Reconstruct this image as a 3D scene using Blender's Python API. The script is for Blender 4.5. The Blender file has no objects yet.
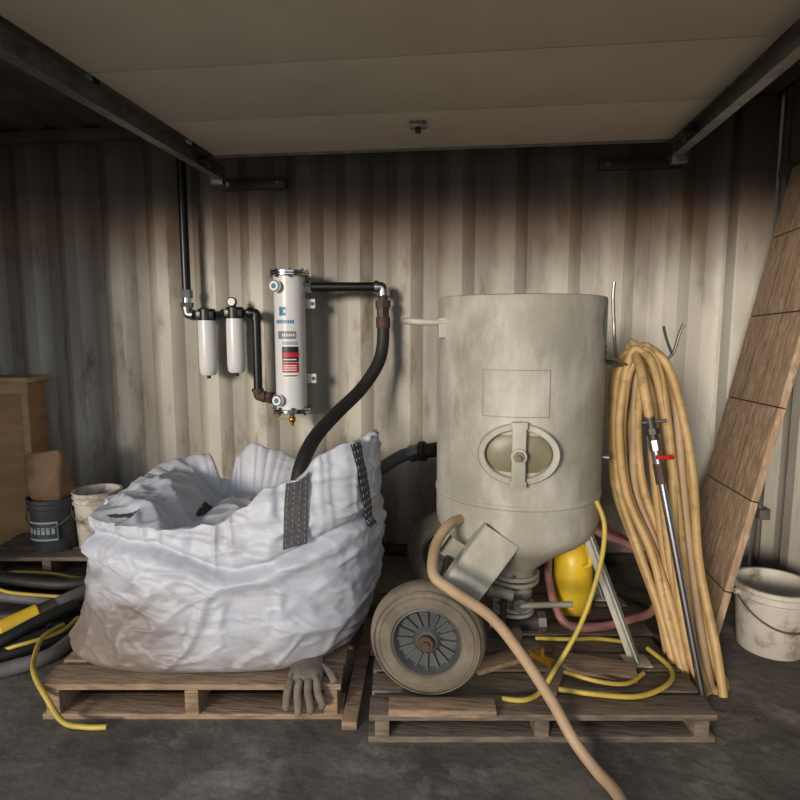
import bpy, math, random
from mathutils import Vector, Matrix, noise
random.seed(7)
YAW=math.radians(7); RZ=Matrix.Rotation(YAW,4,'Z')
def V(*a): return Vector(a)
def lin(c):
    return tuple(((x/255)/12.92 if x/255<=.04045 else ((x/255+.055)/1.055)**2.4) for x in c)+(1,)
# ---------------------------------------------------------------- materials
def M(name,c1,c2=None,scale=6,rough=.6,metal=0,bump=0,bscale=40,stretch=(1,1,1),lo=.35,hi=.65,bstretch=None,spots=None,spot_scale=8,spot_lo=.62,spot_hi=.7,spot_stretch=(1,1,1),detail=7):
    m=bpy.data.materials.new(name); m.use_nodes=True; nt=m.node_tree; N=nt.nodes; L=nt.links
    b=N['Principled BSDF']; b.inputs['Roughness'].default_value=rough; b.inputs['Metallic'].default_value=metal
    b.inputs['Base Color'].default_value=lin(c1)
    tc=N.new('ShaderNodeTexCoord'); mp=N.new('ShaderNodeMapping'); mp.inputs['Scale'].default_value=stretch
    L.new(tc.outputs['Object'],mp.inputs['Vector'])
    col=None
    if c2:
        n=N.new('ShaderNodeTexNoise'); n.inputs['Scale'].default_value=scale; n.inputs['Detail'].default_value=detail; n.inputs['Roughness'].default_value=.6
        L.new(mp.outputs[0],n.inputs['Vector'])
        r=N.new('ShaderNodeValToRGB'); r.color_ramp.elements[0].position=lo; r.color_ramp.elements[1].position=hi
        r.color_ramp.elements[0].color=lin(c1); r.color_ramp.elements[1].color=lin(c2)
        L.new(n.outputs['Fac'],r.inputs[0]); col=r.outputs[0]
        if spots:
            n2=N.new('ShaderNodeTexNoise'); n2.inputs['Scale'].default_value=spot_scale; n2.inputs['Detail'].default_value=8; n2.inputs['Roughness'].default_value=.7
            mp3=N.new('ShaderNodeMapping'); mp3.inputs['Scale'].default_value=spot_stretch
            L.new(tc.outputs['Object'],mp3.inputs['Vector']); L.new(mp3.outputs[0],n2.inputs['Vector'])
            r2=N.new('ShaderNodeMapRange'); r2.inputs['From Min'].default_value=spot_lo; r2.inputs['From Max'].default_value=spot_hi
            L.new(n2.outputs['Fac'],r2.inputs[0])
            mx=N.new('ShaderNodeMix'); mx.data_type='RGBA'; L.new(r2.outputs[0],mx.inputs[0]); L.new(col,mx.inputs[6]); mx.inputs[7].default_value=lin(spots); col=mx.outputs[2]
        L.new(col,b.inputs['Base Color'])
    if bump:
        n=N.new('ShaderNodeTexNoise'); n.inputs['Scale'].default_value=bscale; n.inputs['Detail'].default_value=5
        if bstretch:
            mp2=N.new('ShaderNodeMapping'); mp2.inputs['Scale'].default_value=bstretch; L.new(tc.outputs['Object'],mp2.inputs['Vector']); L.new(mp2.outputs[0],n.inputs['Vector'])
        else: L.new(mp.outputs[0],n.inputs['Vector'])
        bp=N.new('ShaderNodeBump'); bp.inputs['Strength'].default_value=bump; bp.inputs['Distance'].default_value=.01
        L.new(n.outputs['Fac'],bp.inputs['Height']); L.new(bp.outputs[0],b.inputs['Normal'])
    return m
def addmask(m,color,axis,a,b_,nscale=4,namt=.4,a2=None,b2=None,strength=1.0,axis2=None,nstretch=(1,1,1)):
    """blend a stain or painted-shade colour: none at a, full at b (same for a2->b2), edges broken up with noise"""
    nt=m.node_tree; N=nt.nodes; L=nt.links; b=N['Principled BSDF']
    tc=N.new('ShaderNodeTexCoord'); sp=N.new('ShaderNodeSeparateXYZ'); L.new(tc.outputs['Object'],sp.inputs[0])
    mp=N.new('ShaderNodeMapping'); mp.inputs['Scale'].default_value=nstretch; L.new(tc.outputs['Object'],mp.inputs[0])
    n=N.new('ShaderNodeTexNoise'); n.inputs['Scale'].default_value=nscale; n.inputs['Detail'].default_value=6; L.new(mp.outputs[0],n.inputs['Vector'])
    ad=N.new('ShaderNodeMath'); ad.operation='MULTIPLY_ADD'; L.new(n.outputs['Fac'],ad.inputs[0]); ad.inputs[1].default_value=namt; ad.inputs[2].default_value=-namt/2
    def mr(ax,f,t):
        s=N.new('ShaderNodeMath'); s.operation='ADD'; L.new(sp.outputs['XYZ'.index(ax)],s.inputs[0]); L.new(ad.outputs[0],s.inputs[1])
        u=N.new('ShaderNodeMath'); u.operation='MULTIPLY_ADD'; u.use_clamp=True
        u.inputs[1].default_value=1/(t-f); u.inputs[2].default_value=-f/(t-f); L.new(s.outputs[0],u.inputs[0])
        return u.outputs[0]
    f=mr(axis,a,b_)
    if a2 is not None:
        g=mr(axis2 or axis,a2,b2); k=N.new('ShaderNodeMath'); k.operation='MULTIPLY'; L.new(f,k.inputs[0]); L.new(g,k.inputs[1]); f=k.outputs[0]
    k=N.new('ShaderNodeMath'); k.operation='MULTIPLY'; L.new(f,k.inputs[0]); k.inputs[1].default_value=strength; f=k.outputs[0]
    mx=N.new('ShaderNodeMix'); mx.data_type='RGBA'; L.new(f,mx.inputs[0])
    if b.inputs['Base Color'].is_linked: L.new(b.inputs['Base Color'].links[0].from_socket,mx.inputs[6])
    else: mx.inputs[6].default_value=b.inputs['Base Color'].default_value
    mx.inputs[7].default_value=lin(color); L.new(mx.outputs[2],b.inputs['Base Color'])

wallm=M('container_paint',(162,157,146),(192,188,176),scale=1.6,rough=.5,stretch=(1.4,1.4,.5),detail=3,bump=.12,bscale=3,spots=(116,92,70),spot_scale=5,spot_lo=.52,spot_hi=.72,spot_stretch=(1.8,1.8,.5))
addmask(wallm,(106,98,88),'Y',3.305,3.33,nscale=5,namt=.02,strength=.52)  # rib recesses darkened: corrugation shading painted into the wall colour
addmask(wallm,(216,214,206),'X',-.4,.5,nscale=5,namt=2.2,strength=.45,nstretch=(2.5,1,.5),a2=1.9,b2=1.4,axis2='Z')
addmask(wallm,(132,92,62),'Z',1.56,1.84,nscale=4,namt=.14,a2=2.15,b2=1.95,strength=.6)  # warm soft edge of the door header's shadow, painted into the wall colour
addmask(wallm,(70,62,56),'Z',1.84,2.06,nscale=3,namt=.12,strength=.82)  # shadow on the upper wall below the ceiling, painted into its colour
addmask(wallm,(108,98,86),'Z',.65,.0,nscale=4,namt=.5,strength=.7,nstretch=(3,3,.6))
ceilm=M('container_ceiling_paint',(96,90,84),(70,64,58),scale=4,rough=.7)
floorm=M('dirty_floor',(76,70,65),(108,101,94),scale=3.5,rough=.85,bump=.5,bscale=25,spots=(168,162,152),spot_scale=2.4,spot_lo=.52,spot_hi=.8)
groundm=M('gravel_ground',(128,116,100),(158,144,126),scale=6,rough=.95,bump=.5)
doorm=M('door_panel_paint',(204,195,180),(190,181,166),scale=2,rough=.5)
potm=M('grey_pot_paint',(166,162,148),(142,139,126),scale=3,rough=.5,bump=.06,bscale=60,spots=(194,190,180),spot_scale=3,spot_lo=.46,spot_hi=.70,spot_stretch=(1.6,1.6,.7))
potdark=M('hatch_cover_paint',(128,122,98),(108,103,81),scale=8,rough=.4)
potline=M('plate_outline_paint',(134,130,117),rough=.5)
steel=M('galvanised_steel',(150,150,148),(115,114,110),scale=20,rough=.35,metal=.8)
chrome=M('chrome_steel',(205,205,208),rough=.18,metal=1)
darksteel=M('dark_steel',(62,58,54),(84,74,64),scale=15,rough=.5,metal=.5)
rust=M('rusty_iron',(90,64,52),(70,60,54),scale=25,rough=.7,metal=.3)
brass=M('brass',(196,150,60),rough=.3,metal=.9)
black=M('black_pipe_paint',(16,16,18),rough=.35)
rubber=M('black_rubber',(28,28,30),(40,38,37),scale=12,rough=.6)
white=M('white_enamel',(214,215,216),rough=.3)
tyrem=M('dusty_tyre_rubber',(120,109,93),(90,82,71),scale=9,rough=.85,bump=.3,bscale=60)
rimm=M('wheel_rim',(60,64,68),(80,80,79),scale=12,rough=.5)
wood=M('pallet_wood',(162,136,110),(114,94,75),scale=4,rough=.85,stretch=(2,14,14),bump=.3,bscale=10)
woodd=M('weathered_wood',(124,109,94),(80,70,61),scale=4,rough=.85,stretch=(2,14,14),bump=.3,bscale=10)
ply=M('crate_plywood',(190,150,104),(168,130,88),scale=2.5,rough=.7,stretch=(1,1,8))
plyedge=M('crate_batten',(206,174,128),(184,150,106),scale=5,rough=.7,stretch=(2,2,8))
boardm=M('brown_floor_board',(180,152,124),(144,119,96),scale=5,rough=.75,stretch=(9,9,1.2),bump=.3,bscale=12,spots=(204,182,156),spot_scale=14,spot_lo=.50,spot_hi=.7,spot_stretch=(3,3,.8))
boardd=M('dark_board',(66,54,46),(48,40,36),scale=5,rough=.8,stretch=(6,6,1))
groove=M('board_groove',(64,54,46),rough=.9)
tan=M('tan_hose_rubber',(196,164,112),(174,142,92),scale=8,rough=.5,spots=(130,108,82),spot_scale=18,spot_lo=.52,spot_hi=.74)
tan2=M('dusty_tan_hose_rubber',(180,154,122),(160,134,106),scale=8,rough=.6)
yel=M('yellow_hose_rubber',(194,170,74),(166,144,64),scale=10,rough=.5)
yelp=M('yellow_plastic',(222,190,44),(204,166,44),scale=6,rough=.4)
pink=M('faded_red_hose_rubber',(170,118,114),(150,104,100),scale=8,rough=.5)
greyh=M('grey_hose_rubber',(92,91,92),(112,109,107),scale=9,rough=.6)
pail=M('white_pail_plastic',(196,190,180),(178,170,158),scale=5,rough=.5,spots=(120,102,84),spot_scale=12,spot_lo=.50,spot_hi=.68)
pailb=M('black_pail_plastic',(52,54,60),(70,70,72),scale=8,rough=.55)
paper=M('kraft_paper',(142,112,86),(118,93,70),scale=6,rough=.8,bump=.4,bscale=14)
glovem=M('glove_fabric',(124,114,100),(94,86,76),scale=20,rough=.95,bump=.4,bscale=120)
blue=M('label_blue',(30,120,170),rough=.4); red=M('label_red',(180,30,34),rough=.4); blk=M('label_black',(26,26,28),rough=.4)
lblg=M('label_grey',(120,126,132),rough=.4); lblw=M('label_white',(226,226,226),rough=.4); green=M('label_green',(80,160,90),rough=.4)
lightgrey=M('label_pale',(150,170,180),rough=.4)
bagm=M('woven_bag_fabric',(190,193,202),(176,179,189),scale=2.5,rough=.5,bump=.12,bscale=22,bstretch=(1,1,2.5),spots=(150,142,136),spot_scale=5,spot_lo=.53,spot_hi=.78,spot_stretch=(1,1,3))
addmask(bagm,(104,88,76),'Z',.36,.20,nscale=6,namt=.40,a2=.12,b2=-.22,axis2='X',strength=.85,nstretch=(.8,.8,2.4))
addmask(bagm,(116,103,92),'Z',.16,.03,nscale=8,namt=.22,strength=.65)
grit_and_shade=M('blast_grit_and_shade',(52,50,48),(70,66,62),scale=30,rough=.95,bump=.4)
strapm=M('strap_webbing',(82,82,84),(54,54,56),scale=90,rough=.8)
stitch=M('strap_stitching',(136,136,136),rough=.8)

# ---------------------------------------------------------------- mesh builder
def catmull(pts,n=10,cyc=False):
    P=[Vector(p) for p in pts]; out=[]; m=len(P)
    rng=range(m if cyc else m-1)
    for i in rng:
        if cyc: a,b,c,d=P[(i-1)%m],P[i],P[(i+1)%m],P[(i+2)%m]
        else: a,b,c,d=P[max(i-1,0)],P[i],P[i+1],P[min(i+2,m-1)]
        for k in range(n):
            t=k/n
            out.append(.5*((2*b)+(c-a)*t+(2*a-5*b+4*c-d)*t*t+(3*b-a-3*c+d)*t**3))
    if not cyc: out.append(P[-1].copy())
    return out
class B:
    def __init__(s): s.v=[]; s.f=[]; s.mi=[]; s.mats=[]
    def m(s,mat):
        if mat not in s.mats: s.mats.append(mat)
        return s.mats.index(mat)
    def add(s,vs,fs,mat):
        o=len(s.v); s.v+= [Vector(v) for v in vs]; i=s.m(mat)
        for f in fs: s.f.append([o+k for k in f]); s.mi.append(i)
    def box(s,c,size,mat,rot=None,bev=.0):
        x,y,z=[k/2 for k in size]; R=rot if rot else Matrix.Identity(3)
        c=Vector(c)
        if bev<=0:
            vs=[c+R@V(a*x,b*y,d*z) for a in(-1,1) for b in(-1,1) for d in(-1,1)]
            fs=[(0,1,3,2),(4,6,7,5),(0,4,5,1),(2,3,7,6),(0,2,6,4),(1,5,7,3)]
            s.add(vs,fs,mat); return
        import bmesh
        bm=bmesh.new(); bmesh.ops.create_cube(bm,size=1)
        for v in bm.verts: v.co=V(v.co.x*2*x,v.co.y*2*y,v.co.z*2*z)
        bmesh.ops.bevel(bm,geom=bm.edges[:],offset=bev,segments=2,affect='EDGES',profile=.6)
        bm.verts.index_update()
        s.add([c+R@v.co for v in bm.verts],[[v.index for v in f.verts] for f in bm.faces],mat); bm.free()
    def beam(s,p0,p1,w,t,mat,up=(0,0,1),bev=.0):
        p0,p1=Vector(p0),Vector(p1); d=(p1-p0); L=d.length; d.normalize(); u=Vector(up)
        a=d.cross(u).normalized(); b=a.cross(d).normalized()
        R=Matrix((d,a,b)).transposed()
        s.box((p0+p1)/2,(L,w,t),mat,R,bev)
    def rev(s,prof,o,axis,mat,seg=32,sx=1,capstart=False,capend=False):
        o=Vector(o); ax=Vector(axis).normalized()
        t=V(0,0,1) if abs(ax.z)<.9 else V(1,0,0)
        a=ax.cross(t).normalized(); b=ax.cross(a)
        vs=[];fs=[]
        for r,h in prof:
            for k in range(seg):
                an=2*math.pi*k/seg; vs.append(o+ax*h+a*(r*math.cos(an))+b*(r*math.sin(an)))
        for i in range(len(prof)-1):
            for k in range(seg):
                k2=(k+1)%seg; fs.append((i*seg+k,i*seg+k2,(i+1)*seg+k2,(i+1)*seg+k))
        if capstart: fs.append(list(range(seg))[::-1])
        if capend: fs.append([(len(prof)-1)*seg+k for k in range(seg)])
        s.add(vs,fs,mat)
    def cyl(s,p0,p1,r,mat,r1=None,seg=24,bev=0):
        p0,p1=Vector(p0),Vector(p1); L=(p1-p0).length; r1=r if r1 is None else r1
        if bev: prof=[(r-bev,0),(r,bev),(r1,L-bev),(r1-bev,L)]
        else: prof=[(r,0),(r1,L)]
        s.rev(prof,p0,p1-p0,mat,seg,capstart=True,capend=True)
    def tube(s,pts,r,mat,seg=12,n=10,cyc=False,smooth=True,ridge=0,rf=None):
        P=catmull(pts,n,cyc) if smooth else [Vector(p) for p in pts]
        m=len(P); vs=[]; fs=[]
        t0=(P[1]-P[0]).normalized(); u=t0.cross(V(.3,.2,1)).normalized()
        for i in range(m):
            if cyc: t=(P[(i+1)%m]-P[i-1]).normalized()
            else: t=(P[min(i+1,m-1)]-P[max(i-1,0)]).normalized()
            u=(u-t*u.dot(t)).normalized(); w=t.cross(u)
            rr=r*(1+(ridge if i%2 else -ridge)) if ridge else r
            if rf: rr=r*rf(i/(m-1))
            for k in range(seg):
                an=2*math.pi*k/seg; vs.append(P[i]+u*(rr*math.cos(an))+w*(rr*math.sin(an)))
        for i in range(m if cyc else m-1):
            j=(i+1)%m
            for k in range(seg):
                k2=(k+1)%seg; fs.append((i*seg+k,i*seg+k2,j*seg+k2,j*seg+k))
        if not cyc: fs.append(list(range(seg))[::-1]); fs.append([(m-1)*seg+k for k in range(seg)])
        s.add(vs,fs,mat)
    def patch(s,c,R,a0,a1,z0,z1,mat,off=.002,n=12):
        """curved sheet on a vertical cylinder; angle 0 = facing -Y, + = right"""
        vs=[];fs=[]
        for k in range(n+1):
            a=math.radians(a0+(a1-a0)*k/n)
            for z in(z0,z1): vs.append((c[0]+(R+off)*math.sin(a),c[1]-(R+off)*math.cos(a),z))
        for k in range(n): fs.append((2*k,2*k+2,2*k+3,2*k+1))
        s.add(vs,fs,mat)
    def sphere(s,c,r,mat,seg=20,sc=(1,1,1)):
        vs=[];fs=[];h=seg//2
        for i in range(h+1):
            p=math.pi*i/h
            for k in range(seg):
                a=2*math.pi*k/seg; vs.append(V(c[0]+r*sc[0]*math.sin(p)*math.cos(a),c[1]+r*sc[1]*math.sin(p)*math.sin(a),c[2]-r*sc[2]*math.cos(p)))
        for i in range(h):
            for k in range(seg):
                k2=(k+1)%seg; fs.append((i*seg+k,i*seg+k2,(i+1)*seg+k2,(i+1)*seg+k))
        s.add(vs,fs,mat)
    def build(s,name,room=False,angle=38,origin=True):
        vs=[v.copy() for v in s.v] if room else [RZ@v for v in s.v]
        o=V(0,0,0)
        if origin:
            o=V((min(v.x for v in vs)+max(v.x for v in vs))/2,(min(v.y for v in vs)+max(v.y for v in vs))/2,min(v.z for v in vs))
        me=bpy.data.meshes.new(name); me.from_pydata([v-o for v in vs],[],s.f)
        for m in s.mats: me.materials.append(m)
        for p,i in zip(me.polygons,s.mi): p.material_index=i; p.use_smooth=True
        import bmesh
        bm=bmesh.new(); bm.from_mesh(me); bmesh.ops.recalc_face_normals(bm,faces=bm.faces); bm.to_mesh(me); bm.free()
        me.set_sharp_from_angle(angle=math.radians(angle))
        ob=bpy.data.objects.new(name,me); ob.location=o; bpy.context.collection.objects.link(ob); return ob

# ---------------------------------------------------------------- room (axis aligned)
XL,XR,YB,YF,H=-4.45,1.43,3.30,0.95,2.39
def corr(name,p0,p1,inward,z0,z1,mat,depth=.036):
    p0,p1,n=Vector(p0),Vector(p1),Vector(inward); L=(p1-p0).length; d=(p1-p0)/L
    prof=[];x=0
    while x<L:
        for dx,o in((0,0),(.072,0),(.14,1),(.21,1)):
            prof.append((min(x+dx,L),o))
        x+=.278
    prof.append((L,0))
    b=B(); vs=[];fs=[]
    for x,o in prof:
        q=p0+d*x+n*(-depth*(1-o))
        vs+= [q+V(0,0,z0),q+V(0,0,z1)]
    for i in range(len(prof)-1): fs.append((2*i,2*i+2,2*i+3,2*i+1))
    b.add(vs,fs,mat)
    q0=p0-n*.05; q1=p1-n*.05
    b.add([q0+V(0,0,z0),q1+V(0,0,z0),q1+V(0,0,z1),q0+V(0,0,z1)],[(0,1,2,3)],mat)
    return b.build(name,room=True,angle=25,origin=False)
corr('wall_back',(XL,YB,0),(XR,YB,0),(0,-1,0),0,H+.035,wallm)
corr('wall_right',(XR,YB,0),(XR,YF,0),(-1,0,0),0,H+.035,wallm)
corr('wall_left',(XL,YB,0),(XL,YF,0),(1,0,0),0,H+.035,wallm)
b=B()
b.box(((XL-2.9)/2,YF-.02,H/2),(-2.9-XL,.04,H),wallm)  # unseen front wall; opening made wider than the door to let light in
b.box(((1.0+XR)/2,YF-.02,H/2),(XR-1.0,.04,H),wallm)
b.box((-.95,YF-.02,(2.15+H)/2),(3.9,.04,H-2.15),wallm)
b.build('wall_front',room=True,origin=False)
b=B(); vs=[];fs=[]
x=XL;pr=[]
while x<XR:
    for dx,o in((0,0),(.09,0),(.12,1),(.21,1)): pr.append((min(x+dx,XR),o))
    x+=.24
pr.append((XR,0))
for x,o in pr: vs+=[V(x,YF-.04,H+.02*(o)),V(x,YB+.04,H+.02*o)]
for i in range(len(pr)-1): fs.append((2*i,2*i+2,2*i+3,2*i+1))
b.add(vs,fs,ceilm); b.box(((XL+XR)/2,(YF+YB)/2,H+.06),(XR-XL+.14,YB-YF+.19,.04),ceilm)
b.build('ceiling',room=True,angle=20,origin=False)
b=B(); b.box(((XL+XR)/2,(YF+YB)/2,-.04),(XR-XL+.1,YB-YF+.15,.08),floorm); b.build('floor',room=True,origin=False)
b=B(); b.add([V(-25,-30,-.1),V(25,-30,-.1),V(25,YF-.05,-.1),V(-25,YF-.05,-.1)],[(0,1,2,3)],groundm); b.build('ground',room=True,origin=False)
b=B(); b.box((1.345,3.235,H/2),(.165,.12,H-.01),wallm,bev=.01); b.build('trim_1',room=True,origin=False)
b=B(); b.box(((XL+1.26)/2,YB-.03,H-.03),(1.26-XL,.05,.06),ceilm,bev=.004); b.build('trim_2',room=True,origin=False)
b=B(); b.box(((XL+1.26)/2,YB-.02,.03),(1.26-XL,.04,.06),darksteel,bev=.004); b.build('baseboard_back',room=True,origin=False)
b=B(); b.cyl((1.39,3.02,.02),(1.39,3.02,2.36),.013,ceilm)
for z in(.4,1.2,2.0): b.box((1.40,3.02,z),(.05,.07,.05),ceilm,bev=.004)
b.build('locking_rod',room=True)

# overhead door panel, open and horizontal
b=B()
for k in range(4):
    y=.98+k*.485
    b.box((-.205,y+.24,2.145),(2.13,.48,.04),doorm,bev=.003)
b.box((-.205,2.915,2.14),(2.13,.012,.05),steel)
b.box((-.24,2.56,2.115),(.07,.05,.02),steel,bev=.004); b.cyl((-.24,2.56,2.11),(-.24,2.56,2.085),.012,darksteel)
b.build('door_1',room=True)
for nm,x,ye,sd in(('door_track',-1.34,3.14,1),('door_track',.905,2.98,-1)):
    b=B()
    b.box((x,(ye+.97)/2,2.09),(.006,ye-.97,.07),steel)
    b.box((x+sd*.02,(ye+.97)/2,2.058),(.04,ye-.97,.005),steel)
    b.box((x+sd*.02,(ye+.97)/2,2.122),(.04,ye-.97,.005),steel)
    b.box((x-sd*.03,(ye+.97)/2,2.2),(.04,ye-.97,.035),darksteel)
    for yy in(1.3,2.1,2.85):
        b.box((x-sd*.018,yy,2.25),(.03,.04,.28),steel)
    b.box((x,ye-.03,2.08),(.07,.05,.1),steel,bev=.005)
    b.cyl((x,ye-.25,2.09),(x+sd*.06,ye-.25,2.09),.025,darksteel)
    b.build(nm,room=True)
for x0,x1,z in((-1.39,-1.03,2.07),(.62,1.03,2.115)):
    b=B(); b.box(((x0+x1)/2,3.285,z),(x1-x0,.03,.05),darksteel,bev=.003); b.box(((x0+x1)/2,3.25,z+.022),(x1-x0,.06,.006),darksteel)
    for xx in(x0+.04,x1-.04): b.cyl((xx,3.27,z),(xx,3.262,z),.012,steel)
    b.build('wall_bracket',room=True)

# ---------------------------------------------------------------- blast pot
cx,cy,R=.446,2.24,.305
b=B()
prof=[(.0,1.375),(.12,1.36),(.22,1.34),(.275,1.345),(.282,1.395),(.290,1.405),(.302,1.402),(R,1.39),(R,1.1),(R,.705),(R+.004,.70),(R+.004,.69),(R,.685),(R,.60),(.299,.565),(.28,.535),(.254,.512),(.22,.49),(.15,.44),(.085,.385),(.075,.355),(0.0,.355)]
b.rev([(r,z) for r,z in prof],(cx,cy,0),(0,0,1),potm,seg=96)
hx,hz=.391,.882; ang=math.asin((hx-cx)/R)
ax=V(math.sin(ang),-math.cos(ang),0); tx=V(math.cos(ang),math.sin(ang),0)
o=V(cx,cy,hz)
def oval(rx,rz,d,n=56): return [o+ax*d+tx*(rx*math.cos(2*math.pi*k/n))+V(0,0,rz*math.sin(2*math.pi*k/n)) for k in range(n)]
def ovalloft(rings,mat,cap=False):
    vs=[];fs=[];n=56
    for r in rings: vs+=oval(*r)
    for i in range(len(rings)-1):
        for k in range(n): fs.append((i*n+k,i*n+(k+1)%n,(i+1)*n+(k+1)%n,(i+1)*n+k))
    if cap: fs.append([(len(rings)-1)*n+k for k in range(n)])
    b.add(vs,fs,mat)
ovalloft([(.134,.104,.25),(.134,.104,.312),(.130,.100,.320),(.114,.084,.320),(.110,.080,.315),(.110,.080,.28)],potm)
ovalloft([(.112,.082,.28),(.107,.077,.298),(.087,.061,.306),(.045,.030,.310),(.01,.006,.311)],potdark,cap=True)
RH=Matrix((tx,-ax,V(0,0,1))).transposed()
b.box(o+ax*.335+V(0,0,.002),(.046,.014,.21),potm,RH,bev=.006)
b.box(o+ax*.325+V(0,0,.098),(.054,.03,.024),potm,RH,bev=.005)
b.box(o+ax*.325+V(0,0,-.096),(.054,.03,.024),potm,RH,bev=.005)
b.cyl(o+ax*.32,o+ax*.362,.018,potdark,seg=6); b.cyl(o+ax*.34,o+ax*.352,.026,potm); b.cyl(o+ax*.36,o+ax*.378,.008,potdark)
for a0,a1,z0,z1 in((-34,8,1.157,1.160),(-34,8,1.003,1.006),(-34,-33.4,1.003,1.160),(7.4,8,1.003,1.160)):
    b.patch((cx,cy),R,a0,a1,z0,z1,potline,off=.0015)
b.patch((cx,cy),R,-33.4,7.4,1.006,1.157,potm,off=.001)
for k in range(10):
    a=math.radians(100+k*18)
    b.patch((cx,cy),R,60+7*math.cos(a),62.5+7*math.cos(a),1.30+.045*math.sin(a),1.315+.045*math.sin(a),[blue,green][k%2],off=.002,n=2)
for z in(1.222,1.2,1.178): b.patch((cx,cy),R,53,57,z,z+.014,lightgrey,n=2); b.patch((cx,cy),R,60,66,z,z+.014,blk,n=2)
for z in(1.222,1.19): b.patch((cx,cy),R,68,72,z,z+.024,blk,n=2)
zz=1.315
b.tube([(cx-.28,cy-.10,zz),(cx-.37,cy-.1,zz),(cx-.415,cy-.08,zz+.004),(cx-.425,cy,zz+.005),(cx-.415,cy+.08,zz+.004),(cx-.37,cy+.1,zz),(cx-.28,cy+.10,zz)],.012,potm)
b.box((cx-.295,cy-.1,zz-.02),(.03,.02,.07),potm,bev=.004)
b.cyl((cx+.29,cy-.06,.82),(cx+.325,cy-.07,.82),.012,steel)
wf=V(.092,1.87,.285); wr=V(.222,2.62,.285); axd=(wr-wf).normalized()
b.cyl(wf-axd*.03,wr+axd*.03,.014,darksteel)
def plateleg(top,bot,w,sgn=1):
    top,bot=Vector(top),Vector(bot); d=(bot-top).normalized()
    nrm=V(.05,-1,0.1); nrm=(nrm-d*nrm.dot(d)).normalized(); side=d.cross(nrm).normalized()
    Rm=Matrix((d,side,nrm)).transposed()
    L=(bot-top).length
    b.box((top+bot)/2,(L,w,.008),potm,Rm,bev=.002)
    b.box((top+bot)/2+side*(w/2)-nrm*(.03*sgn),(L,.008,.06),potm,Rm,bev=.002)
    b.box((top+bot)/2-side*(w/2)-nrm*(.03*sgn),(L,.008,.06),potm,Rm,bev=.002)
plateleg((.345,1.945,.60),(.135,1.955,.29),.13)
plateleg((.40,2.52,.60),(.20,2.55,.29),.115,-1)
for top,bot in(((.665,2.10,.60),(.85,2.03,.10)),((.68,2.40,.60),(.90,2.55,.10))):
    b.beam(top,bot,.05,.006,potm,up=(1,0,.3)); top2=V(*top)+V(.0,.022,0); bot2=V(*bot)+V(0,.022,0)
    b.beam(top2,bot2,.006,.04,potm,up=(1,0,.3))
    b.box((bot[0],bot[1],bot[2]+.004),(.09,.08,.008),potm,bev=.002)
def fl(z,r,t,mat=potm):
    b.cyl((cx,cy,z),(cx,cy,z+t),r,mat,bev=.002)
    for k in range(6):
        a=k*math.pi/3+.3; b.cyl((cx+(r-.016)*math.cos(a),cy+(r-.016)*math.sin(a),z-.01),(cx+(r-.016)*math.cos(a),cy+(r-.016)*math.sin(a),z+t+.01),.008,steel,seg=6)
fl(.345,.095,.014); fl(.322,.095,.014); b.cyl((cx,cy,.23),(cx,cy,.33),.052,potm); b.sphere((cx,cy,.275),.07,potm,sc=(1,1,.7)); fl(.215,.08,.014); fl(.195,.08,.014)
b.cyl((cx,cy,.115),(cx,cy,.2),.035,darksteel); b.cyl((cx-.09,cy-.01,.15),(cx+.11,cy-.01,.15),.034,darksteel,bev=.004)
b.cyl((cx-.10,cy-.01,.15),(cx-.07,cy-.01,.15),.042,steel,seg=8); b.cyl((cx+.09,cy-.01,.15),(cx+.12,cy-.01,.15),.042,steel,seg=8)
b.cyl((cx,cy,.27),(cx,cy-.12,.27),.02,potm); b.cyl((cx-.0,cy-.12,.27),(cx+.19,cy-.14,.285),.011,potline,bev=.002); b.cyl((cx,cy-.1,.27),(cx,cy-.13,.27),.028,steel,seg=8)
b.cyl((cx-.02,cy-.05,.165),(cx-.02,cy-.14,.165),.03,darksteel,seg=8); b.cyl((cx-.03,cy-.12,.31),(cx-.12,cy-.12,.33),.02,potline); b.cyl((cx-.06,cy-.11,.29),(cx-.06,cy-.11,.16),.012,darksteel)
b.cyl((cx+.03,cy-.20,.125),(cx+.09,cy-.27,.125),.016,brass); b.cyl((cx+.06,cy-.235,.13),(cx+.06,cy-.235,.17),.009,brass)
def wheel(c,ad):
    ad=Vector(ad).normalized(); Rw=.192; w=.05
    P=[(.112,-w*.75),(.118,-w*.95),(.140,-w),(.165,-w*.92),(.181,-w*.72),(.189,-w*.4),(Rw,0),(.189,w*.4),(.181,w*.72),(.165,w*.92),(.140,w),(.118,w*.95),(.112,w*.75)]
    b.rev(P,c,ad,tyrem,seg=64)
    b.rev([(.114,-w*.8),(.108,-w*.86),(.102,-w*.6),(.095,-w*.35),(.05,-w*.3),(.04,-w*.6),(.035,-w*.75),(0,-w*.75)],c,ad,rimm,seg=48)
    b.rev([(.114,w*.8),(.108,w*.86),(.102,w*.6),(.095,w*.35),(.05,w*.3),(.04,w*.6),(0,w*.6)],c,ad,rimm,seg=48)
    t=ad.cross(V(0,0,1)).normalized(); u=t.cross(ad)
    for k in range(16):
        a=k*math.pi/8; d=t*math.cos(a)+u*math.sin(a)
        b.beam(c+d*.045-ad*w*.38,c+d*.098-ad*w*.45,.008,.014,rimm,up=ad)
    b.cyl(c-ad*w*.7,c-ad*w*1.15,.026,rust,bev=.003); b.cyl(c-ad*w*1.1,c-ad*w*1.3,.014,rust,seg=6)
    for z in(.152,.17): 
        b.rev([(z,-w*.985),(z+.003,-w*1.02),(z+.006,-w*.93)],c,ad,tyrem,seg=64)
wheel(wf,axd); wheel(wr,axd)
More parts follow.
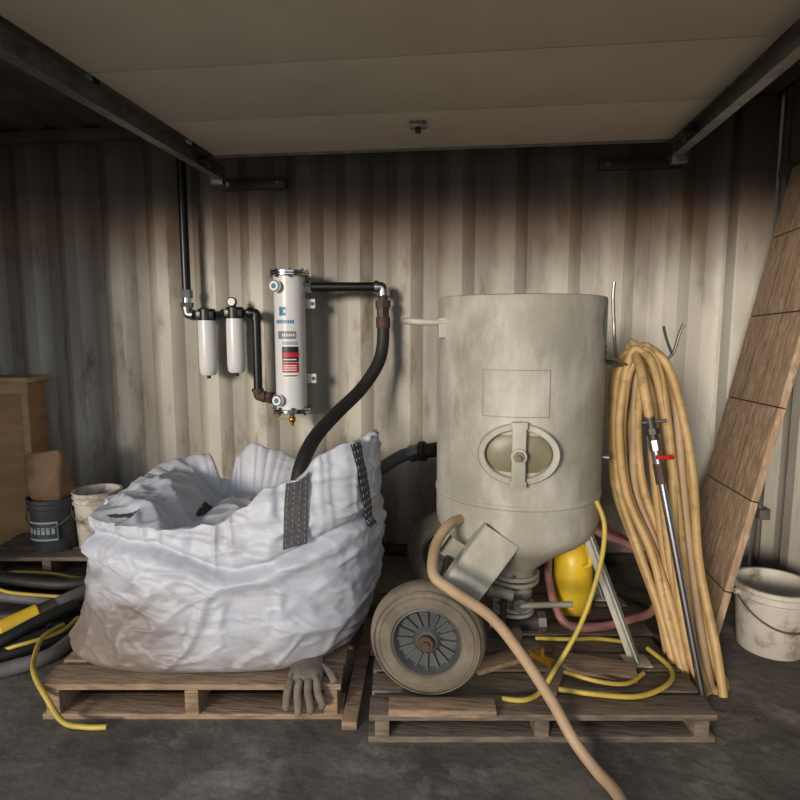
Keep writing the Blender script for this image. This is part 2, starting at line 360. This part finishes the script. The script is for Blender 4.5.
b.tube([(.752,2.14,1.455),(.75,2.14,1.40),(.756,2.14,1.32),(.762,2.14,1.25),(.785,2.17,1.19),(.84,2.24,1.16),(.92,2.28,1.155),(.99,2.27,1.165),(1.03,2.27,1.20),(1.05,2.27,1.27),(1.065,2.27,1.31)],.006,steel,seg=8)
b.tube([(.73,2.26,1.17),(.80,2.26,1.165),(.88,2.27,1.15)],.01,steel,seg=8)
b.tube([(1.03,2.27,1.19),(1.0,2.26,1.25),(.985,2.26,1.30)],.005,steel,seg=8)
b.build('blast_pot')

# ---------------------------------------------------------------- bulk bag
bx,by,zb=-.660,2.36,.127
# angle: rim z, top radius factor, bottom radius factor
keys=[(0,.89,.97,.86),(20,.86,.96,.88),(45,.73,.92,.92),(65,.68,.88,.94),(82,.74,.86,.96),(93,.765,.84,.96),(101,.71,.83,.96),(106,.60,.80,.96),(111,.60,.80,.96),(116,.715,.86,.96),(130,.695,.9,1.0),(155,.655,.88,1.04),(175,.63,.90,1.07),(200,.625,.91,1.07),(225,.615,.90,1.05),(250,.615,.88,1.03),(262,.61,.86,1.02),(274,.635,.85,1.01),(285,.69,.87,1.0),(293,.765,.88,1.0),(303,.785,.90,.97),(311,.865,.93,.95),(319,.90,.97,.92),(340,.90,.99,.87),(360,.89,.97,.86)]
def key(p,i):
    p%=360
    for a,c in zip(keys,keys[1:]):
        if a[0]<=p<=c[0]:
            t=(p-a[0])/(c[0]-a[0]); t=t*t*(3-2*t); return a[i]+(c[i]-a[i])*t
def ridge(v): return 1-abs(noise.noise(v))*2
def crease(v,k=6): return max(0,1-abs(noise.noise(v))*k)
def S(phi,t,off=0,fine=1):
    """bag outer surface, phi deg, t 0..1"""
    p=math.radians(phi); c,s=math.cos(p),math.sin(p); e=2.95
    sup=1/((abs(c)**e+abs(s)**e)**(1/e))
    rz=key(phi,1)+.012*noise.noise(V(c*4,s*4,3.1))+.007*noise.noise(V(c*14,s*14,1))
    z=zb+(rz-zb)*t
    bot=key(phi,3); top=key(phi,2)
    if t<.4: 
        q=t/.4; q=math.sin(q*math.pi/2)**.7; f=bot+(1-bot)*q
    elif t<.58: f=1
    else:
        q=(t-.58)/.42; q=q*q*(3-2*q)*.5+q*.5; f=1+(top-1)*q
    if t<.05: f-= (1-t/.05)**2*.03
    if c<0: f*=1-.085*max(0,-c)*min(1,t*1.3)
    x=bx+.570*sup*c*f; y=by+.448*sup*s*f
    pt=V(x,y,z)
    w=noise.noise(pt*2.6); w2=noise.noise(pt*6+V(3,1,8))
    env=1 if t>.06 else t/.06
    d=.020*w*min(1,t*3)
    d+=fine*.012*crease(V(x*1.3+w*.4,y*1.3,z*6.5+x*1.5+w2*.15),5)
    d+=fine*.009*crease(V(x*2.6+z*2.5,y*2.6,z*5-x*2.2)+V(9,2,4),6)
    d+=fine*.006*crease(V(x*4.5-z*5,y*4.5,z*6+x*3)+V(3,12,7),6)
    d+=fine*.0045*crease(V(x*7,y*7,z*16+x*5)+V(1,7,4),5)
    d+=fine*.0022*(ridge(V(x*16+z*6,y*16,z*30)+V(5,1,2))-.5)
    g=max(0,t-.55)*2.2
    d+=g*(.030*noise.noise(V(c*5.5,s*5.5,t*1.2+5))+fine*.013*crease(V(c*7,s*7,t*.8+2),5))
    zl=.575-.10*math.exp(-((x+.55)/.22)**2)+.05*(x-bx)+.012*w2
    d-=.026*math.exp(-((z-zl)**2)/.0003)*(1 if s<0 else .3)*fine
    d+=.016*math.exp(-((z-zl+.04)**2)/.0009)*(1 if s<0 else 0)
    n=V(c/.585,s/.455,0).normalized()
    return pt+n*(d*env+off)+V(0,0,(.006*noise.noise(pt*7) if 0<t<1 else 0))
b=B(); NP,NT=520,170
vs=[];fs=[]
for j in range(NT+1):
    for i in range(NP): vs.append(S(360*i/NP,j/NT))
for j in range(NT):
    for i in range(NP):
        i2=(i+1)%NP; fs.append((j*NP+i,j*NP+i2,(j+1)*NP+i2,(j+1)*NP+i))
fs.append(list(range(NP))[::-1])
b.add(vs,fs,bagm)
top=[S(360*i/NP,1) for i in range(NP)]
ctr=V(bx-.02,by+.02,0)
NI=70; vs=[];fs=[];fg=[]
def hump(x,y):
    return .030*noise.noise(V(x*3.2,y*3.2,7))+.024*crease(V(x*3.5+y*2,y*4,2.2),4)+.012*crease(V(x*8,y*7,5),4)
for j in range(NI+1):
    q=j/NI
    for i in range(NP):
        a=top[i]
        x=ctr.x+(a.x-ctr.x)*(1-q*.999); y=ctr.y+(a.y-ctr.y)*(1-q*.999)
        lev=.65 if x<-.95 else .65-.085*min(1,(x+.95)/.2)
        lev+=-.05*math.exp(-(((x+.80)/.045)**2))
        w=min(1,q/.30); w=w*w*(3-2*w)
        z=a.z*(1-w)+min(lev,a.z+.025)*w+hump(x,y)*min(1,q*6)
        vs.append(V(x,y,z))
for j in range(NI):
    for i in range(NP):
        i2=(i+1)%NP; f=(j*NP+i,j*NP+i2,(j+1)*NP+i2,(j+1)*NP+i)
        c=vs[f[0]]
        dark=((c.x+.80)/.022)**2+((c.y-2.38)/.10)**2+.35*noise.noise(c*14)<1 or ((c.x+1.0)/.06)**2+((c.y-2.10)/.012)**2+.5*noise.noise(c*14)<1  # dark slits: shade between the bag folds, painted with the grit colour
        (fg if dark else fs).append(f)
b.add(vs,fs,bagm); b.add(vs,fg,grit_and_shade)
def strap(p0,p1,w0,t0,t1):
    n=30; vs=[];fs=[]; m=6; o_=.021
    for j in range(n+1):
        t=t0+(t1-t0)*j/n; p=p0+(p1-p0)*j/n
        for k in range(m+1):
            q=S(p+w0*(k/m-.5),t,o_,.25); vs.append(q)
    for j in range(n):
        for k in range(m): fs.append((j*(m+1)+k,j*(m+1)+k+1,(j+1)*(m+1)+k+1,(j+1)*(m+1)+k))
    b.add(vs,fs,strapm)
    for kk in(.12,.37,.63,.88):
        for j in range(0,24,2):
            a=S(p0+(p1-p0)*j/24+w0*(kk-.5),t0+(t1-t0)*j/24,o_+.0015,.25); c=S(p0+(p1-p0)*(j+1)/24+w0*(kk-.5),t0+(t1-t0)*(j+1)/24,o_+.0015,.25)
            b.tube([a,c],.0016,stitch,seg=5,n=1)
strap(303,300,7.5,1.0,.68); strap(322,332,6.5,1.0,.58)
b.build('bulk_bag',angle=180)

# ---------------------------------------------------------------- pallets & planks
def pallet(name,x0,x1,y0,y1,top,mat,nb=7,seed=1,under=True):
    rnd=random.Random(seed); b=B(); t=.02
    w=(y1-y0)/nb
    for k in range(nb):
        jx=rnd.uniform(-.012,.012)
        b.box(((x0+x1)/2+jx,y0+w*(k+.5),top-t/2),(x1-x0,w*rnd.uniform(.74,.86),t),mat,bev=.002)
    for q in(.04,.5,.96):
        x=x0+(x1-x0)*q
        b.box((x,(y0+y1)/2,(top-t+.02)/2),(.045,y1-y0-.02,top-t-.02),mat,bev=.002)
    for k in(0,nb//2,nb-1): b.box(((x0+x1)/2,y0+w*(k+.5),.01),(x1-x0,w*.8,.02),mat,bev=.002)
    return b.build(name)
pallet('wooden_pallet',-1.19,-.19,1.84,2.86,.125,wood,seed=3)
pallet('wooden_pallet',-.10,.99,1.73,2.72,.095,woodd,seed=5,nb=8)
pallet('wooden_pallet',-2.15,-1.46,2.93,3.32,.13,woodd,seed=8,nb=3)
def plank(p0,p1,w,t,mat,name='wooden_plank'):
    b=B(); b.beam(p0,p1,w,t,mat,bev=.003); b.build(name)
plank((-.165,1.80,.015),(-.13,2.5,.015),.05,.03,wood)
plank((-.035,1.765,.108),(.30,1.755,.108),.07,.024,wood)
plank((.58,2.02,.108),(.82,1.95,.108),.10,.022,wood)
plank((.48,1.83,.106),(.62,2.12,.106),.06,.018,woodd)
plank((.26,1.98,.105),(.42,2.06,.105),.07,.018,wood)
plank((1.22,2.62,.012),(1.05,2.85,.012),.09,.022,woodd)

# ---------------------------------------------------------------- work glove draped on the pallet edge
b=B(); gx=-.315
def rf(t): return 1 if t<.8 else max(.35,1-((t-.8)/.2)**2*.6)
for k,(dx,L) in enumerate(((-.045,.062),(-.016,.078),(.014,.074),(.042,.058))):
    b.tube([(gx+dx*.8,1.90,.142),(gx+dx,1.845,.140),(gx+dx*1.15,1.822,.115),(gx+dx*1.2+.004*k,1.816,.14-L),(gx+dx*1.25,1.822,.13-L-.008)],.0135,glovem,seg=12,n=6,rf=rf)
b.tube([(gx+.04,1.93,.145),(gx+.075,1.90,.144),(gx+.095,1.86,.142),(gx+.10,1.845,.135)],.014,glovem,seg=12,n=6,rf=rf)
vs=[];fs=[]
sec=[(1.845,.056,.014),(1.88,.058,.018),(1.93,.056,.02),(1.97,.046,.019),(2.0,.046,.022),(2.03,.052,.024)]
for y,w,h in sec:
    for k in range(24):
        a=2*math.pi*k/24; vs.append(V(gx+w*math.cos(a)*(1+.05*math.sin(3*a)),y,.127+h+h*.95*math.sin(a)))
for i in range(len(sec)-1):
    for k in range(24): fs.append((i*24+k,i*24+(k+1)%24,(i+1)*24+(k+1)%24,(i+1)*24+k))
fs.append(list(range(24))); fs.append([5*24+k for k in range(24)])
b.add(vs,fs,glovem); g=b.build('work_glove',angle=180)
# ---------------------------------------------------------------- compressed air drying equipment on wall
def elbow(b,p,d0,d1,r,mat,L=.05):
    p=Vector(p);d0=Vector(d0);d1=Vector(d1)
    b.tube([p+d0*L,p+d0*L*.5,p+(d0+d1)*L*.12,p+d1*L*.5,p+d1*L],r,mat,seg=16,n=6)
    b.cyl(p+d0*L*.7,p+d0*L*1.25,r*1.25,mat); b.cyl(p+d1*L*.7,p+d1*L*1.25,r*1.25,mat)
b=B(); X,Y=-.583,3.21; Rc=.082
b.cyl((X,Y,.86),(X,Y,1.565),Rc,white,seg=48)
for z0,z1 in((1.562,1.572),(1.575,1.588),(.842,.852),(.856,.866)): b.cyl((X,Y,z0),(X,Y,z1),.105,chrome,seg=48,bev=.002)
for z in(1.552,.83):
    for k in range(8):
        a=k*math.pi/4+.2; b.cyl((X+.094*math.cos(a),Y+.094*math.sin(a),z),(X+.094*math.cos(a),Y+.094*math.sin(a),z+.045),.007,steel,seg=6)
c=(X,Y)
b.patch(c,Rc,-30,-5,1.355,1.40,blue); b.patch(c,Rc,-12,-4,1.37,1.385,lblw,off=.003,n=3); b.patch(c,Rc,-22,-4,1.345,1.353,lblw)
for k in range(9): b.patch(c,Rc,-46+k*8,-41+k*8,1.315,1.333,blue,n=2)
b.patch(c,Rc,-38,30,1.235,1.275,lblg)
for k in range(6): b.patch(c,Rc,-20+k*8,-15+k*8,1.248,1.262,lblw,off=.003,n=2)
b.patch(c,Rc,-20,34,1.205,1.222,lightgrey)
b.patch(c,Rc,-22,38,1.17,1.195,blk); b.patch(c,Rc,-22,38,1.115,1.17,blk); b.patch(c,Rc,-22,38,1.14,1.165,red,off=.003); b.patch(c,Rc,-18,30,1.125,1.131,lblw,off=.003)
b.patch(c,Rc,-22,38,1.06,1.112,red); 
for z in(1.07,1.082,1.094): b.patch(c,Rc,-18,30,z,z+.005,lblw,off=.003)
b.patch(c,Rc,-22,38,1.03,1.058,lblw); b.patch(c,Rc,-18,34,1.04,1.046,blk,off=.003)
def gauge(b,p,d,r=.030):
    p=Vector(p);d=Vector(d).normalized()
    b.cyl(p,p+d*.03,r*.35,brass); b.cyl(p+d*.02,p+d*.045,r,chrome,bev=.003); b.cyl(p+d*.045,p+d*.047,r*.82,lblw); b.cyl(p+d*.047,p+d*.048,r*.45,blue); b.beam(p+d*.049,p+d*.049+V(.4,0,.6)*r,.003,.001,blk,up=d)
gauge(b,(X-.045,Y-.066,1.505),(-.35,-1,0)); gauge(b,(X-.045,Y-.066,.915),(-.35,-1,0))
for z in(1.42,1.02):
    b.box((X+.10,Y+.03,z),(.06,.006,.05),white,bev=.002); b.cyl((X+.115,Y+.026,z),(X+.115,Y+.022,z),.01,darksteel)
    b.box((X,Y+.12,z),(.05,.12,.03),white,bev=.002)
b.cyl((X,Y,.842),(X,Y,.79),.014,brass); b.sphere((X,Y,.80),.02,brass); b.beam((X-.01,Y-.02,.80),(X-.075,Y-.03,.81),.014,.006,yel); b.cyl((X+.0,Y,.79),(X+.0,Y,.765),.01,brass)
b.build('compressed_air_dryer')

def filt(X,Y,zh,zbm,gau,name):
    b=B(); 
    b.box((X,Y,zh),(.10,.08,.045),black,bev=.008); b.cyl((X,Y,zh-.03),(X,Y,zh+.035),.048,black,bev=.004)
    b.cyl((X-.075,Y,zh),(X+.075,Y,zh),.024,black,seg=8)
    b.rev([(.046,zh-.025),(.048,zh-.045),(.049,zh-.05),(.049,zbm+.05),(.046,zbm+.015),(.038,zbm+.002),(.0,zbm)],(X,Y,0),(0,0,1),white,seg=32)
    b.cyl((X,Y,zbm),(X,Y,zbm-.018),.011,black); b.cyl((X,Y-.04,zh+.02),(X,Y-.044,zh+.02),.015,lblw)
    b.box((X,Y+.065,zh),(.05,.06,.04),steel)
    if gau: b.cyl((X-.01,Y,zh+.03),(X-.01,Y,zh+.055),.018,black); b.cyl((X-.01,Y-.025,zh+.062),(X-.01,Y+.0,zh+.062),.026,black,bev=.004); b.cyl((X-.01,Y-.027,zh+.062),(X-.01,Y-.025,zh+.062),.02,lblw)
    b.build(name)
filt(-1.063,3.33,1.36,1.03,False,'air_filter'); filt(-.905,3.32,1.37,1.045,True,'air_filter')
b=B()
b.cyl((-1.178,3.36,2.36),(-1.178,3.36,1.48),.024,black); b.cyl((-1.178,3.36,1.50),(-1.178,3.36,1.455),.034,steel,seg=8)
b.cyl((-1.178,3.36,1.455),(-1.178,3.36,1.40),.024,chrome); b.cyl((-1.178,3.36,1.43),(-1.178,3.36,1.405),.036,steel,seg=6)
elbow(b,(-1.178,3.355,1.362),(0,0,1),(1,-.1,0),.024,steel,.035)
b.build('air_supply_pipe')
b=B()
b.cyl((-.828,3.315,1.375),(-.80,3.31,1.375),.03,black)
elbow(b,(-.785,3.305,1.372),(-1,0,0),(0,0,-1),.026,black,.03)
b.cyl((-.785,3.305,1.34),(-.785,3.305,.955),.024,black)
elbow(b,(-.785,3.295,.915),(0,0,1),(1,-.1,0),.026,rust,.035)
b.cyl((-.745,3.285,.912),(-.665,3.24,.912),.021,chrome); b.cyl((-.72,3.27,.912),(-.695,3.258,.912),.032,rust,seg=8)
b.build('filter_outlet_pipe')
b=B()
b.cyl((-.505,3.20,1.505),(-.465,3.20,1.505),.031,chrome,seg=8)
b.cyl((-.47,3.20,1.505),(-.13,3.20,1.505),.025,black)
elbow(b,(-.09,3.20,1.505),(-1,0,0),(0,0,-1),.028,chrome,.035)
b.cyl((-.09,3.20,1.46),(-.09,3.20,1.40),.024,rust); b.cyl((-.09,3.20,1.435),(-.09,3.20,1.40),.040,rust,seg=8); b.cyl((-.09,3.20,1.40),(-.09,3.20,1.35),.032,darksteel,seg=8)
b.cyl((-.125,3.195,1.40),(-.055,3.195,1.40),.012,rust)
b.cyl((-.09,3.20,1.35),(-.088,3.20,1.29),.038,rust,bev=.004)
b.tube([(-.088,3.20,1.31),(-.092,3.18,1.2),(-.118,3.14,1.10),(-.2,3.05,.98),(-.31,2.86,.88),(-.385,2.66,.80),(-.425,2.52,.70),(-.44,2.46,.575)],.033,rubber,seg=16,n=14,ridge=.012)
b.build('dryer_outlet_hose')
b=B()
b.tube([(-.5,3.05,.10),(-.3,3.02,.42),(-.12,2.96,.57),(.0,2.93,.655),(.06,2.91,.675)],.032,greyh,seg=16,n=12,ridge=.03)
b.cyl((.05,2.912,.672),(.10,2.89,.69),.042,steel,seg=8); b.cyl((.10,2.89,.69),(.125,2.88,.695),.05,rust,seg=8); b.cyl((.125,2.88,.695),(.18,2.85,.71),.036,darksteel)
b.tube([(.17,2.855,.705),(.24,2.8,.725),(.32,2.68,.73),(.37,2.56,.73)],.028,rubber,seg=14)
b.build('pot_supply_hose')

# ---------------------------------------------------------------- hanging tan hose coil
Lp=[(.83,2.3,1.095),(.823,2.3,.90),(.85,2.28,.666),(.915,2.2,.454),(.975,2.1,.224),(1.0,2.02,.03)]
Rp=[(.99,2.24,1.165),(1.025,2.2,1.03),(1.04,2.15,.778),(1.066,2.1,.454),(1.097,2.03,.184),(1.13,1.98,.03)]
b=B(); pts=[]
offs=[(0,0),(.030,-.03),(.066,.0),(.005,.05),(.048,.055),(.092,.045),(.014,-.04),(.080,-.03),(.055,.09)]
for k,(ox,oy) in enumerate(offs):
    tp=(.90+ox*.4,2.27+oy*.9,1.18+.012*(k%3)+.02)
    l=[V(p[0]+ox*(1.05 if i<4 else .75)+random.uniform(-.006,.014),p[1]+oy+random.uniform(-.014,.014),p[2]) for i,p in enumerate(Lp)]
    r=[V(p[0]-.085+ox*1.1+random.uniform(-.016,.016),p[1]+oy*.9+random.uniform(-.014,.014),p[2]) for i,p in enumerate(Rp)]
    l[-1].z=r[-1].z=.022
    pts.append(l[::-1]+[V(.86+ox*.8,2.29+oy,1.16+.008*k),V(*tp)]+r)
for k,p in enumerate(pts):
    b.tube(p,.0155,[tan,tan,tan2,tan,tan,tan][k%6],seg=14,n=10)
b.tube([(1.06,2.03,.03),(1.12,1.98,.022),(1.17,2.02,.022),(1.18,2.12,.022),(1.12,2.25,.022),(1.05,2.35,.022)],.0155,tan,seg=14)
b.build('air_hose_coil')
# blast lance
b=B()
p0=V(.855,2.04,1.0); p1=V(1.01,1.84,.03)
d=(p1-p0).normalized()
b.cyl(p0+d*.16,p1,.0125,chrome,bev=.002)
b.cyl(p0,p0+d*.10,.017,darksteel); b.cyl(p0+d*.05,p0+d*.07,.026,darksteel,seg=8); b.cyl(p0+d*.09,p0+d*.125,.022,steel,seg=8); b.cyl(p0+d*.12,p0+d*.18,.017,steel)
b.cyl(p0+d*.17,p0+d*.24,.021,rust,seg=8)
b.box(p0+d*.145+V(.02,-.015,0),(.06,.02,.014),red,bev=.003); b.cyl(p0+d*.03+V(-.03,0,0),p0+d*.03+V(.05,-.01,.01),.006,steel)
b.tube([p0+d*.02,p0-d*.08,p0-d*.15+V(.02,.05,0),p0-d*.2+V(.04,.12,.0)],.0168,tan,seg=12)
b.build('blast_lance')
# ---------------------------------------------------------------- hoses near the pot
b=B(); b.tube([(.222,2.055,.625),(.165,1.97,.63),(.118,1.90,.585),(.105,1.80,.53),(.16,1.77,.49),(.28,1.755,.41),(.371,1.74,.30),(.46,1.705,.17),(.52,1.66,.07),(.57,1.60,.019),(.60,1.50,.019),(.60,1.3,.019)],.0175,tan2,seg=14)
b.build('blast_hose')
b=B(); b.tube([(.68,2.02,.70),(.70,1.985,.62),(.68,1.96,.484),(.61,1.92,.30),(.506,1.88,.14),(.46,1.84,.106),(.40,1.80,.106),(.33,1.81,.104)],.0085,yel,seg=10)
b.tube([(.52,1.86,.106),(.64,1.82,.112),(.78,1.82,.106),(.90,1.88,.112),(.95,1.98,.108),(.92,2.10,.112)],.0085,yel,seg=10)
b.tube([(.56,1.92,.13),(.66,1.87,.126),(.76,1.88,.112),(.84,1.94,.112)],.0075,yel,seg=10)
b.tube([(.52,2.16,.12),(.62,2.08,.16),(.74,2.12,.14),(.86,2.15,.11)],.0075,yel,seg=10)
b.build('yellow_air_hose')
b=B(); b.tube([(.66,2.52,.50),(.78,2.5,.47),(.86,2.48,.42),(1.0,2.46,.36),(1.10,2.44,.25),(1.06,2.38,.13),(.94,2.32,.112),(.78,2.26,.112),(.66,2.28,.12),(.62,2.38,.24),(.64,2.46,.36),(.72,2.60,.44),(.88,2.64,.42),(1.02,2.58,.34),(1.13,2.52,.2)],.0165,pink,seg=12)
b.build('red_hose')
b=B(); b.rev([(0,.097),(.07,.097),(.080,.105),(.082,.20),(.080,.32),(.066,.37),(.035,.40),(.022,.41),(.022,.43),(0,.43)],(.735,2.44,0),(0,0,1),yelp,seg=32)
b.tube([(.755,2.355,.32),(.77,2.33,.35),(.765,2.36,.395),(.745,2.41,.405)],.011,yelp,seg=10); b.cyl((.735,2.44,.425),(.735,2.44,.45),.026,blk)
b.build('plastic_jug')
# ---------------------------------------------------------------- right side boards and pails
A=V(1.345,2.79,0.005); U=V(.42,.0,1.97); v=V(-.08,-.5,0)
n=U.normalized(); v=(v-n*v.dot(n)); A.z=.012-min(0,v.z)
nn=v.normalized().cross(n).normalized()
b=B(); L=U.length+.02; W=v.length; Rm=Matrix((n,v.normalized(),nn)).transposed()
th=.028
gaps=[.0,.22,.60,.98,1.36,1.72,L]
for a_,b_ in zip(gaps,gaps[1:]):
    b.box(A+n*((a_+b_)/2)+v*.5,(b_-a_-.006,W,th),boardm,Rm,bev=.0015)
b.box(A+n*(L/2)+v*.5,(L-.02,W-.01,th-.006),groove,Rm)
for q in(.30,.62): b.box(A+n*(L/2)+v*q,(L-.02,.003,th+.001),groove,Rm)
b.build('leaning_board')
b=B(); A2=V(1.52,2.97,.005); n2=V(.12,-.02,1).normalized(); v2=V(-.06,-.40,0); v2=v2-n2*v2.dot(n2); A2.z=.03-min(0,v2.z)
b.box(A2+n2*.45+v2*.5,(.9,v2.length,.02),boardd,Matrix((n2,v2.normalized(),v2.normalized().cross(n2))).transposed(),bev=.002)
b.build('dark_leaning_board')
def bucket(name,x,y,z,rt,rb,h,mat,inside=None,handle=True,extra=None):
    b=B(); w=.004
    b.rev([(0,0),(rb-.005,0),(rb,.006),(rb+(rt-rb)*.8,h*.8),(rt+.006,h*.8),(rt+.006,h*.82),(rt-.001,h*.83),(rt-.001,h*.89),(rt+.007,h*.9),(rt+.007,h*.92),(rt,h*.93),(rt,h*.98),(rt+.009,h*.985),(rt+.009,h),(rt-w,h),(rb-w+.001,.012),(0,.012)],(x,y,z),(0,0,1),mat,seg=48)
    if handle:
        pts=[]
        for k in range(13):
            a=math.pi*k/12; pts.append((x+(rt+.01)*math.cos(a),y-(rt+.012)*math.sin(a)*.95,z+h*.86-.11*math.sin(a)))
        b.tube(pts,.003,steel,seg=6,n=3)
        for sx in(-1,1): b.cyl((x+sx*(rt-.002),y,z+h*.86),(x+sx*(rt+.018),y,z+h*.86),.012,mat)
    if inside: b.cyl((x,y,z+h*.5),(x,y,z+h*.55),rb+(rt-rb)*.5-.006,inside)
    if extra: extra(b)
    return b.build(name)
bucket('plastic_bucket',1.515,2.32,0.0,.142,.122,.275,pail,inside=grit_and_shade)
def lbl(b):
    b.patch((-1.84,3.1),.118,-40,35,.20,.30,lightgrey,off=.003)
    b.patch((-1.84,3.1),.118,-38,33,.21,.29,pailb,off=.004)
    for k in range(6): b.patch((-1.84,3.1),.118,-34+k*11,-27+k*11,.235,.27,lightgrey,off=.005,n=2)
bucket('plastic_bucket',-1.84,3.10,.13,.12,.105,.28,pailb,inside=pailb,extra=lbl)
bucket('plastic_bucket',-1.612,3.11,.13,.115,.10,.31,pail,inside=grit_and_shade)
b=B(); vs=[];fs=[];n_=40
for j in range(17):
    t=j/16; z=.39+.255*t
    for i in range(n_):
        a=2*math.pi*i/n_; e=3.2; c,s=math.cos(a),math.sin(a); sp=1/((abs(c)**e+abs(s)**e)**(1/e))
        rx=.10*(1 if t<.85 else 1-.12*(t-.85)/.15); ry=.085*(1-.75*max(0,t-.35)/.65)
        if t<.1: rx*=.9; ry*=.9
        d=.012*noise.noise(V(c*2,s*2,t*4))
        vs.append(V(-1.845+rx*sp*c+d-.03*t,3.10+ry*sp*s+d,z+.012*c*t))
for j in range(16):
    for i in range(n_): fs.append((j*n_+i,j*n_+(i+1)%n_,(j+1)*n_+(i+1)%n_,(j+1)*n_+i))
fs.append(list(range(n_))); fs.append([16*n_+i for i in range(n_)])
b.add(vs,fs,paper); b.build('paper_sack',angle=60)
b=B()
x0,x1=-2.9,-2.08; y0,y1=3.33,3.53
b.box(((x0+x1)/2,(y0+y1)/2,.5),(x1-x0-.03,y1-y0-.03,.96),ply,bev=.003)
b.box(((x0+x1)/2,(y0+y1)/2,1.0),(x1-x0+.01,y1-y0+.01,.03),plyedge,bev=.003)
b.box(((x0+x1)/2,y0+.005,.955),(x1-x0,.02,.06),plyedge,bev=.003); b.box(((x0+x1)/2,y0+.005,.03),(x1-x0,.02,.06),plyedge,bev=.003)
for x in(x0+.03,x1-.02): b.box((x,y0+.005,.49),(.035,.02,.87),plyedge,bev=.003)
b.build('plywood_crate')
# ---------------------------------------------------------------- hoses on the left floor
b=B()
b.tube([(-2.6,2.9,.03),(-2.2,2.95,.03),(-1.95,2.86,.03),(-1.7,2.82,.03),(-1.45,2.78,.03),(-1.36,2.95,.03),(-1.38,3.2,.03)],.03,rubber,seg=14)
b.tube([(-2.4,2.55,.03),(-2.0,2.7,.03),(-1.75,2.68,.03),(-1.5,2.60,.03),(-1.38,2.72,.03)],.03,greyh,seg=14)
b.tube([(-2.3,2.2,.03),(-1.9,2.25,.03),(-1.65,2.36,.04),(-1.5,2.5,.09),(-1.42,2.62,.10)],.033,greyh,seg=14)
b.tube([(-1.9,1.9,.03),(-1.65,2.1,.03),(-1.45,2.28,.03),(-1.37,2.45,.03),(-1.36,2.62,.03)],.03,rubber,seg=14)
b.tube([(-2.2,2.42,.03),(-1.85,2.5,.03),(-1.6,2.50,.035),(-1.44,2.42,.03)],.028,rubber,seg=14)
b.tube([(-2.5,2.75,.10),(-2.2,2.86,.09),(-1.9,2.78,.085),(-1.6,2.72,.085),(-1.42,2.80,.08)],.026,rubber,seg=14)
b.tube([(-2.1,2.05,.03),(-1.8,2.12,.03),(-1.6,2.22,.06),(-1.5,2.36,.085),(-1.42,2.5,.09)],.026,rubber,seg=14)
b.tube([(-2.0,1.75,.03),(-1.7,1.95,.03),(-1.5,2.08,.03),(-1.36,2.2,.03),(-1.34,2.4,.03)],.028,greyh,seg=14)
q0,q1=V(-1.66,2.35,.045),V(-1.55,2.45,.075)
b.cyl(q0,q1,.044,yelp,bev=.006); b.cyl(q0-(q1-q0)*.35,q0,.038,steel,seg=12); b.cyl(q1,q1+(q1-q0)*.4,.038,darksteel,seg=12)
b.build('rubber_hose_pile')
b=B()
b.tube([(-2.4,3.0,.012),(-2.1,3.02,.012),(-1.95,2.9,.07),(-1.75,2.88,.07),(-1.55,2.82,.07),(-1.40,2.86,.07),(-1.37,3.1,.012)],.008,yel,seg=10)
b.tube([(-2.3,2.65,.012),(-2.0,2.72,.07),(-1.8,2.66,.07),(-1.55,2.62,.07),(-1.38,2.60,.07)],.008,yel,seg=10)
b.tube([(-2.2,2.35,.012),(-1.85,2.38,.012),(-1.66,2.24,.012),(-1.48,2.20,.07),(-1.38,2.3,.07),(-1.37,2.42,.07)],.008,yel,seg=10)
b.tube([(-1.40,2.36,.07),(-1.40,2.22,.09),(-1.33,2.05,.10),(-1.235,1.9,.13),(-1.15,1.82,.10),(-1.09,1.80,.03),(-1.02,1.80,.012),(-.95,1.80,.012)],.009,yel,seg=10)
b.build('yellow_hose_pile')

# ---------------------------------------------------------------- camera, lights, world
cam=bpy.data.cameras.new('camera'); co=bpy.data.objects.new('camera',cam); bpy.context.collection.objects.link(co)
cam.lens=27; cam.sensor_width=36; co.location=(0,0,1.3); co.rotation_euler=(math.radians(83),0,YAW); bpy.context.scene.camera=co
w=bpy.data.worlds.new('world'); bpy.context.scene.world=w; w.use_nodes=True
bg=w.node_tree.nodes['Background']; bg.inputs[0].default_value=(.82,.89,1,1); bg.inputs[1].default_value=.92
s=bpy.data.lights.new('sun','SUN'); s.energy=2.75; s.angle=math.radians(13); s.color=(1,.89,.75)
so=bpy.data.objects.new('sun',s); bpy.context.collection.objects.link(so)
d=V(.40,1,-.18).normalized(); so.rotation_euler=d.to_track_quat('-Z','Y').to_euler()
so.location=(-3,-6,4)
bpy.context.scene.view_settings.view_transform='Standard'
